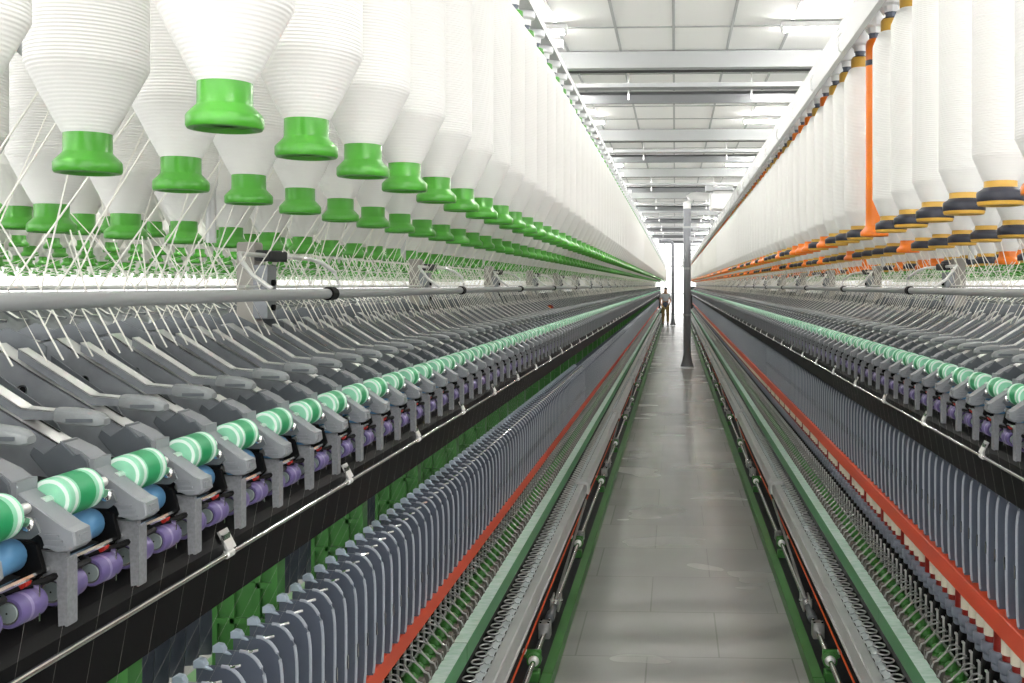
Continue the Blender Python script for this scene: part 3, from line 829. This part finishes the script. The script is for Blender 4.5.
LROWS = [(.435, -.150, 1.017, 'front'), (.665, -.126, 1.1915, 'second'), (.99, -.083, 1.671, 'third'), (1.295, -.110, 1.4, 'fourth'), (1.525, -.140, 1.5, 'fifth')]
RROWS = [(.55, -.134, 1.777, 'front'), (.794, -.110, 2.459, 'second'), (1.06, -.066, 3.58, 'third'), (1.326, -.095, 3.4, 'fourth'), (1.57, -.12, 3.3, 'fifth')]
NEAR = []   # (y, side, row index, X, z, ordinal)
REST = []
for side, R in (('left', LROWS), ('right', RROWS)):
    for ri, (X, h, Z0, nm) in enumerate(R):
        p0 = yl(side, Z0, X if side == 'left' else X-.08)
        umax = 760 if side == 'left' else 385
        ymin = X*1050/umax-(.03 if side == 'left' else -.03)
        if side == 'left' and ri == 0: ymin = .95
        ys = rows(p0, .225, ymin, YEND-.3)
        for k, y in enumerate(ys):
            (NEAR if ri < 3 else REST).append((y, side, ri, X, zz(h), k))
NEAR.sort(key=lambda t: t[0])
REST += NEAR[300:]; NEAR = NEAR[:300]

# colours on the right, row by row from the near end (B black and yellow, O orange, T bare tube)
def kind_of(side, ri, k):
    if side == 'left': return 'G'
    rr = random.Random(ri*1000+k)
    pat = {0: 'OBBBBBTBBBOBOOOBBOBBBOOBO', 1: 'BBBBBBOBBBBOBBBOBBOBB', 2: 'OBOBBBOOBOBBOTOOBOOBO'}.get(ri, '')
    if ri == 0 and k == 0: pass
    if k < len(pat): return pat[k]
    return 'O' if rr.random() < (.45 if k < 40 else .75) else 'B'

protos = {}
def make_bobbin(kind, w, label, group):
    """first of a kind is built, later ones are copies with copies of their parts"""
    if kind in protos:
        src = protos[kind]; o = dup(src, np.array(w)-WLOC[src.name])
    elif kind == 'T':
        b, r = bare_tube(); o = build(b, 'empty_bobbin_tube', None, (0, 0, 0)); c = build(r, 'tube_band', o, (0, 0, 0))
        put(o, None, w); WLOC[c.name] = np.array(w, float); c.location = (0, 0, 0); protos[kind] = o
    else:
        pk, col, top = {'G': green_bobbin, 'B': black_bobbin, 'O': orange_bobbin}[kind]()
        o = build(pk, 'roving_bobbin', None, (0, 0, 0)); WLOC[o.name] = np.zeros(3)
        c1 = build(col, 'collar', o, (0, 0, 0)); c2 = build(top, 'tube_top', o, (0, 0, 0))
        put(o, None, w)
        for c in (c1, c2): WLOC[c.name] = np.array(w, float)
        protos[kind] = o
    tag(o, label, 'bobbin', group)
    return o
CNAME = {'G': 'white roving bobbin on green collar', 'B': 'white roving bobbin on black collar', 'O': 'white roving bobbin on orange collar', 'T': 'bare orange bobbin tube'}
RN = ['front', 'second', 'third']
for y, side, ri, X, z, k in NEAR:
    kd = kind_of(side, ri, k)
    w = (-X if side == 'left' else X, y, z)
    if k < 20: lab = '%s, %s from near end, %s row of %s creel' % (CNAME[kd], ORD[k], RN[ri], side)
    else: lab = '%s, beyond the twentieth, %s row of %s creel' % (CNAME[kd], RN[ri], side)
    make_bobbin(kd, w, lab, 'bobbins in the %s row of the %s creel' % (RN[ri], side))
far = {}
for kd, fn in (('G', green_bobbin), ('B', black_bobbin), ('O', orange_bobbin)):
    a, b, c = fn(10, M['roving_far']); far[kd] = MB().join(a).join(b).join(c)
def rest_obj(sel, name, label):
    d = MB(); by = {}
    for y, side, ri, X, z, k in sel:
        kd = kind_of(side, ri, k); kd = 'O' if kd == 'T' else kd
        by.setdefault(kd, []).append((-X if side == 'left' else X, y, z))
    for kd, offs in by.items(): d.join(far[kd].repeat(offs))
    tag(build(d, name), label, 'bobbins', None, 'stuff')
rest_obj([t for t in REST if t[1] == 'left'], 'distant_bobbins', 'far and rear white bobbins with green collars massed in the left creel')
rest_obj([t for t in REST if t[1] == 'right'], 'distant_bobbins', 'far and rear white bobbins with mixed orange and black collars in the right creel')
# hangers: parts of the frames
for side, R, root in (('left', LROWS, FL), ('right', RROWS, FR)):
    s = SIDE[side]
    sel = []
    for ri, (X, h, Z0, nm) in enumerate(R):
        L = .586 if side == 'left' else .546
        for t in NEAR+REST:
            if t[1] == side and t[2] == ri: sel.append((t[0], X, t[4]+L))
    vis = sorted([q for q in sel if abs(q[1]-R[0][0]) < .01])
    sgn = -1 if side == 'left' else 1
    # the front row hangers show above their bobbins
    show = [q for q in vis if q[0] > 3.0][:100]; oth = [q for q in sel if q not in show]
    o = build(MB().join(hanger(0, 0)), 'bobbin_hanger', root, (0, 0, 0)); put(o, root, (sgn*show[0][1], show[0][0], show[0][2]))
    for q in show[1:]: dup(o, (0, q[0]-show[0][0], 0))
    r = build(hanger(0, 0, 8).repeat([(sgn*q[1], q[0], q[2]) for q in oth]), 'bobbin_hanger_rows', root); r['kind'] = 'stuff'

# ------------------------------------------------------------------ roving strands
STR = []
for side, R in (('left', LROWS), ('right', RROWS)):
    sgn = -1 if side == 'left' else 1; off = 0 if side == 'left' else .055
    for t in NEAR+REST:
        y, sd, ri, X, z, k = t
        if sd != side or kind_of(sd, ri, k) == 'T': continue
        n = {0: 2, 1: 2, 2: 3, 3: 2, 4: 2}[ri]
        rr = random.Random(int(y*1000)+ri*7)
        for j in range(n):
            dy = (j-(n-1)/2)*.225/n+rr.uniform(-.02, .02)
            ye = round((y+dy)/.0375)*.0375
            if ri < 3: g, e = .905+off, .855+off
            else: g, e = 2*CEN-.905+off, 2*CEN-.855+off
            Rb = .0652 if side == 'left' else .047
            if ri == 0: x0, z0 = X+Rb*.6, z+rr.uniform(.45, .50)
            elif ri == 1: x0, z0 = X+Rb, z+rr.uniform(.22, .48)
            elif ri == 2: x0, z0 = X-.045, z+.003
            else: x0, z0 = X-Rb, z+rr.uniform(.25, .45)
            STR.append((y, side, ri, [(sgn*x0, y+dy*.4, z0), (sgn*g, ye, zz(.006)), (sgn*e, ye+.008, zz(.105))]))
STR.sort(key=lambda t: t[0]+(100 if t[2] > 2 else 0))
for y, side, ri, pts in STR[:300]:
    o = build(MB().tube(pts, .0013, M['strand'], 6), 'roving_strand')
    src = {0: 'front', 1: 'second', 2: 'third'}[ri]
    tag(o, 'thin white roving strand drawn down from the %s row of bobbins on the %s' % (src, side), 'roving', 'roving strands of the %s row on the %s' % (src, side))
for side in ('left', 'right'):
    d = MB()
    for y, sd, ri, pts in STR[300:]:
        if sd == side: d.tube(pts, .0013, M['strand'], 3, cap=False)
    tag(build(d, 'distant_strands'), 'dense far and rear white roving strands under the %s creel' % side, 'roving', None, 'stuff')

# ------------------------------------------------------------------ yarn tubes on the spindles
def cop(red=False, n=18):
    d = MB()
    if red: d.lathe([(0, .0175), (.16, .0155)], (0, 0, 0), 'z', M['cop_red'], n)
    else:
        d.lathe([(0, .0172, M['cop_red']), (.016, .0170, M['cop']), (.0165, .0200, M['cop']), (.050, .0205, M['cop']), (.20, .0150, M['cop']), (.23, .013, M['cop'])], (0, 0, 0), 'z', M['cop'], n)
    return d
def cops(side, root, lo, hi, things):
    sgn = SIDE[side]['sx']; off = SIDE[side]['off']
    ph = yl(side, 1.868, .815)
    ys = rows(ph+.0375, .075, lo, hi)
    base = {}
    rest = []
    for i, y in enumerate(ys):
        red = (i % 5 == 3)
        w = (sgn*(.790+off), y, zz(1.000)+.050)
        if i < things:
            if red not in base:
                o = build(cop(red), 'yarn_tube', None, (0, 0, 0)); put(o, None, w); base[red] = o
            else: o = dup(base[red], np.array(w)-WLOC[base[red].name])
            if red: lab = 'dark red tube on a spindle below the %s orange rail' % side
            else: lab = 'cream yarn tube with dark red foot on a spindle below the %s orange rail' % side
            tag(o, lab, 'yarn tube', ('dark red' if red else 'cream')+' tubes on the %s spindles' % side)
        else: rest.append(w)
    if rest:
        r = tag(build(cop(False, 8).repeat(rest), 'distant_yarn_tubes'), 'far yarn tubes in line along the %s spindle rail' % side, 'yarn tubes', None, 'stuff')
cops('right', FR, 2.15, 40, 100)
cops('left', FL, 1.1, 40, 0)
# fine yarn running from the rollers down across the black panel
for side in ('left', 'right'):
    sgn = SIDE[side]['sx']; off = SIDE[side]['off']; DZ = SIDE[side]['dz']
    ph = yl(side, 1.868, .815)
    ys = rows(ph+.0375, .075, in_front(side, 0, .70), 5.0)
    first = None
    for y in ys:
        if first is None:
            first = build(MB().tube([(sgn*(.664+off), y, zz(.345)), (sgn*(.690+off), y, zz(.49)), (sgn*(.770+off), y-.018, zz(.657-SIDE[side]['ds']))], .00010, M['yarn'], 5), 'yarn'); o = first; y00 = y
        else: o = dup(first, (0, y-y00, 0))
        tag(o, 'fine yarn running down over the black panel of the %s frame' % side, 'yarn', 'yarns in front of the %s black panel' % side)

# ------------------------------------------------------------------ neighbouring frames seen through the creels
for side in ('left', 'right'):
  for shift, word in ((0, 'neighbouring'), (3.0, 'second')):
    sgn = SIDE[side]['sx']; off = SIDE[side]['off']
    d = MB(); X0 = 2.62+shift
    d.prism([(X0, 0), (X0+.02, .5), (X0+.28, .55), (X0+.24, 1.2), (X0+.20, 1.30), (X0+.45, 1.50), (X0+.75, 1.50), (X0+1.0, 1.30), (X0+1.0, 0)], -1, YEND, M['sheet_d'])
    r = build(d.mapped(sgn, off), 'neighbour_frame')
    tag(r, '%s spinning frame glimpsed beyond the %s creel' % (word, side), 'spinning machine', 'spinning frames along the aisle')
    a = MB().join(arm_lever()).join(arm_head()); a.v = [(x+2.16+shift, y, z) for x, y, z in a.v]
    q = build(a.mapped(sgn, off).repeat([(0, y, 0) for y in rows(1, .15, 2.5, 20)]), 'neighbour_arms', r); q['kind'] = 'stuff'
    offs = []
    for X, h in ((2.58, -.15), (2.82, -.126), (3.12, -.083), (3.45, -.11), (3.68, -.14)):
        for y in rows(1.1, .225, 2.0, 30): offs.append((sgn*(X+off+shift), y, zz(h)))
    tag(build(far['G'].repeat(offs), 'distant_bobbins'), 'green collared bobbins of the %s frame glimpsed beyond the %s creel' % (word, side), 'bobbins', None, 'stuff')
    d = MB()
    for i, (x, y, z) in enumerate(offs):
        g = sgn*(3.02+off+shift); d.tube([(x, y, z), (g, y+.04*(i % 3-1), zz(0))], .0014, M['strand'], 3, cap=False)
        d.tube([(g, y+.04*(i % 3-1), zz(0)), (g-sgn*.06, y+.04*(i % 3-1), zz(.1))], .0014, M['strand'], 3, cap=False)
    tag(build(d, 'distant_strands'), 'white strands of the %s frame glimpsed beyond the %s creel' % (word, side), 'roving', None, 'stuff')

# ------------------------------------------------------------------ small red bobbin lying on the left arms
d = MB().lathe([(-.03, .018), (-.026, .020), (-.012, .020), (-.010, .014), (.010, .014), (.012, .020), (.026, .020), (.03, .018)], (-.800, 6.70, zz(.146)), 'y', M['cop_red'], 16)
d.lathe([(-.0305, .008), (-.0298, .012)], (-.800, 6.70, zz(.146)), 'y', M['orange_pl'], 12)
tag(build(d, 'red_spool'), 'small dark red spool lying on the left drafting arms', 'spool')

# ------------------------------------------------------------------ overhead cleaners with suction hoses in the aisle
def cleaner(side, Y, xh, ztop, r, label):
    sgn = SIDE[side]['sx']; off = SIDE[side]['off']
    t = empty('overhead_cleaner', (sgn*(CEN+off), Y, 2.47))
    xb0, xb1 = .62+off, 1.30+off
    build(MB().box(sgn*xb0 if sgn > 0 else -xb1, xb1 if sgn > 0 else -xb0, Y-.35, Y+.35, 3.05, 3.42, M['white_paint'], .03), 'blower_housing', t)
    for s in (.66, 1.26):
        for yy in (-.25, .25):
            build(MB().box(sgn*(s+off)-.02, sgn*(s+off)+.02, Y+yy-.02, Y+yy+.02, 2.49, 3.05, M['beam']), 'leg', t)
    h = MB().tube([(xh, Y, ztop-.3), (xh, Y, 1.2), (xh, Y, .24)], r, M['hose'], 16)
    build(h, 'suction_hose', t)
    h = MB().tube([(sgn*xb0*.98, Y, ztop-.09), (xh+(sgn*xb0-xh)*.4, Y, ztop-.07), (xh+(sgn*xb0-xh)*.22, Y, ztop-.08), (xh+(sgn*xb0-xh)*.08, Y, ztop-.12), (xh, Y, ztop-.2), (xh, Y, ztop-.32)], r*1.05, M['white_paint'] if side == 'right' else M['hose'], 16)
    build(h, 'duct_elbow', t)
    n = MB().lathe([(0.02, r*1.75), (.03, r*1.8), (.12, r*1.35), (.26, r*1.02), (.30, r*1.02)], (xh, Y, 0), 'z', M['hose'], 16)
    build(n, 'floor_nozzle', t)
    for z in (1.0, 1.9, 2.7): build(MB().lathe([(0, r*1.06), (.04, r*1.06)], (xh, Y, z), 'z', M['duct'], 16), 'hose_band', t)
    return tag(t, label, 'travelling cleaner', 'overhead travelling cleaners')
cleaner('right', 20.4, .235, 3.40, .072, 'nearer travelling cleaner, white blower over right frame with grey hose down to the floor')
cleaner('left', 41.5, -.085, 3.42, .062, 'farther travelling cleaner, grey hose standing in the aisle near the far window')

# ------------------------------------------------------------------ the person by the far end
def skin_obj(name, verts, edges, radii, m, parent=None, root_i=0, sub=1):
    me = bpy.data.meshes.new(name); me.from_pydata(verts, edges, []); me.update()
    o = bpy.data.objects.new(name, me); COL.objects.link(o)
    sk = o.modifiers.new('skin', 'SKIN'); sk.use_smooth_shade = True
    for i, r in enumerate(radii):
        v = me.skin_vertices[0].data[i]; v.radius = (r, r) if not isinstance(r, tuple) else r; v.use_root = (i == root_i)
    ss = o.modifiers.new('sub', 'SUBSURF'); ss.levels = sub; ss.render_levels = sub
    me.materials.append(m)
    if parent is not None: o.parent = parent
    return o
M['skin'] = mat('skin', (196, 150, 122), 0.5); M['hair'] = mat('dark_hair', (30, 26, 24), 0.6)
M['shirt'] = mat('pale_shirt', (206, 208, 212), 0.8); M['apron'] = mat('blue_grey_apron', (84, 94, 112), 0.8); M['khaki'] = mat('khaki_trousers', (172, 146, 88), 0.8); M['shoe'] = mat('dark_shoe', (40, 38, 36), 0.5)
px, py = -.385, 42.0
per = empty('person', (px, py, 0))
body_v = [(0,0,.80),(0,0,1.00),(0,0,1.20),(.0,-.01,1.29),(.01,-.03,1.36),(.015,-.045,1.44),
          (-.155,0,1.21),(-.195,-.03,.98),(-.17,-.16,.83),(-.155,-.21,.79),
          (.155,0,1.21),(.20,-.03,.98),(.175,-.17,.84),(.16,-.22,.80),
          (-.085,0,.76),(-.09,-.01,.44),(-.09,.03,.10),(-.092,-.09,.045),
          (.085,0,.76),(.095,-.02,.44),(.10,.03,.10),(.105,-.09,.045)]
body_e = [(0,1),(1,2),(2,3),(3,4),(4,5),(2,6),(6,7),(7,8),(8,9),(2,10),(10,11),(11,12),(12,13),(0,14),(14,15),(15,16),(16,17),(0,18),(18,19),(19,20),(20,21)]
body_r = [.12,.115,.12,.05,.075,.07,.048,.04,.032,.03,.048,.04,.032,.03,.08,.055,.038,.035,.08,.055,.038,.035]
b = skin_obj('body', body_v, body_e, body_r, M['skin'], per)
sh = skin_obj('shirt', [(0,0,.90),(0,0,1.02),(0,0,1.20),(0,-.005,1.255),(-.158,0,1.205),(-.19,-.02,1.06),(.158,0,1.205),(.195,-.02,1.06)], [(0,1),(1,2),(2,3),(2,4),(4,5),(2,6),(6,7)], [.135,.13,.135,.07,.062,.056,.062,.056], M['shirt'], per)
ap = skin_obj('apron', [(0,0,.62),(0,0,.80),(0,0,.98)], [(0,1),(1,2)], [.15,.15,.143], M['apron'], per)
tr = skin_obj('trousers', [(0,0,.80),(-.087,0,.72),(-.091,-.01,.44),(-.09,.03,.11),(.087,0,.72),(.096,-.02,.44),(.10,.03,.11)], [(0,1),(1,2),(2,3),(0,4),(4,5),(5,6)], [.128,.09,.067,.055,.09,.067,.055], M['khaki'], per)
ha = skin_obj('hair', [(.012,.01,1.40),(.014,.0,1.455),(.016,-.03,1.485)], [(0,1),(1,2)], [.068,.082,.068], M['hair'], per)
for s in (-1, 1):
    skin_obj('shoe', [(s*.096,.045,.04),(s*.10,-.05,.038),(s*.104,-.12,.032)], [(0,1),(1,2)], [.042,.045,.035], M['shoe'], per)
tag(per, 'person in pale shirt, blue-grey apron and khaki trousers standing beside the left frame', 'person')

# ------------------------------------------------------------------ light, world, camera
w = bpy.data.worlds.new('hall_daylight'); SC.world = w; w.use_nodes = True
w.node_tree.nodes['Background'].inputs['Color'].default_value = (1.0, 0.995, 0.98, 1)
w.node_tree.nodes['Background'].inputs['Strength'].default_value = 1.65

cam = bpy.data.cameras.new('camera'); co = bpy.data.objects.new('camera', cam); COL.objects.link(co)
co.location = (0, 0, H); co.rotation_euler = (PI/2, 0, YAW)
cam.sensor_width = 36; cam.lens = 1050/1024*36
cam.shift_x = (512-(675-1050*math.tan(YAW)))/1024; cam.shift_y = (285-341.5)/1024
cam.clip_start = 0.05; cam.clip_end = 200
SC.camera = co
SC.view_settings.view_transform = 'Standard'; SC.view_settings.look = 'None'
SC.view_settings.gamma = 1.0; SC.view_settings.use_curve_mapping = False
SC.view_settings.exposure = 0.78
SC.cycles.use_denoising = True
SC.cycles.max_bounces = 10; SC.cycles.diffuse_bounces = 7
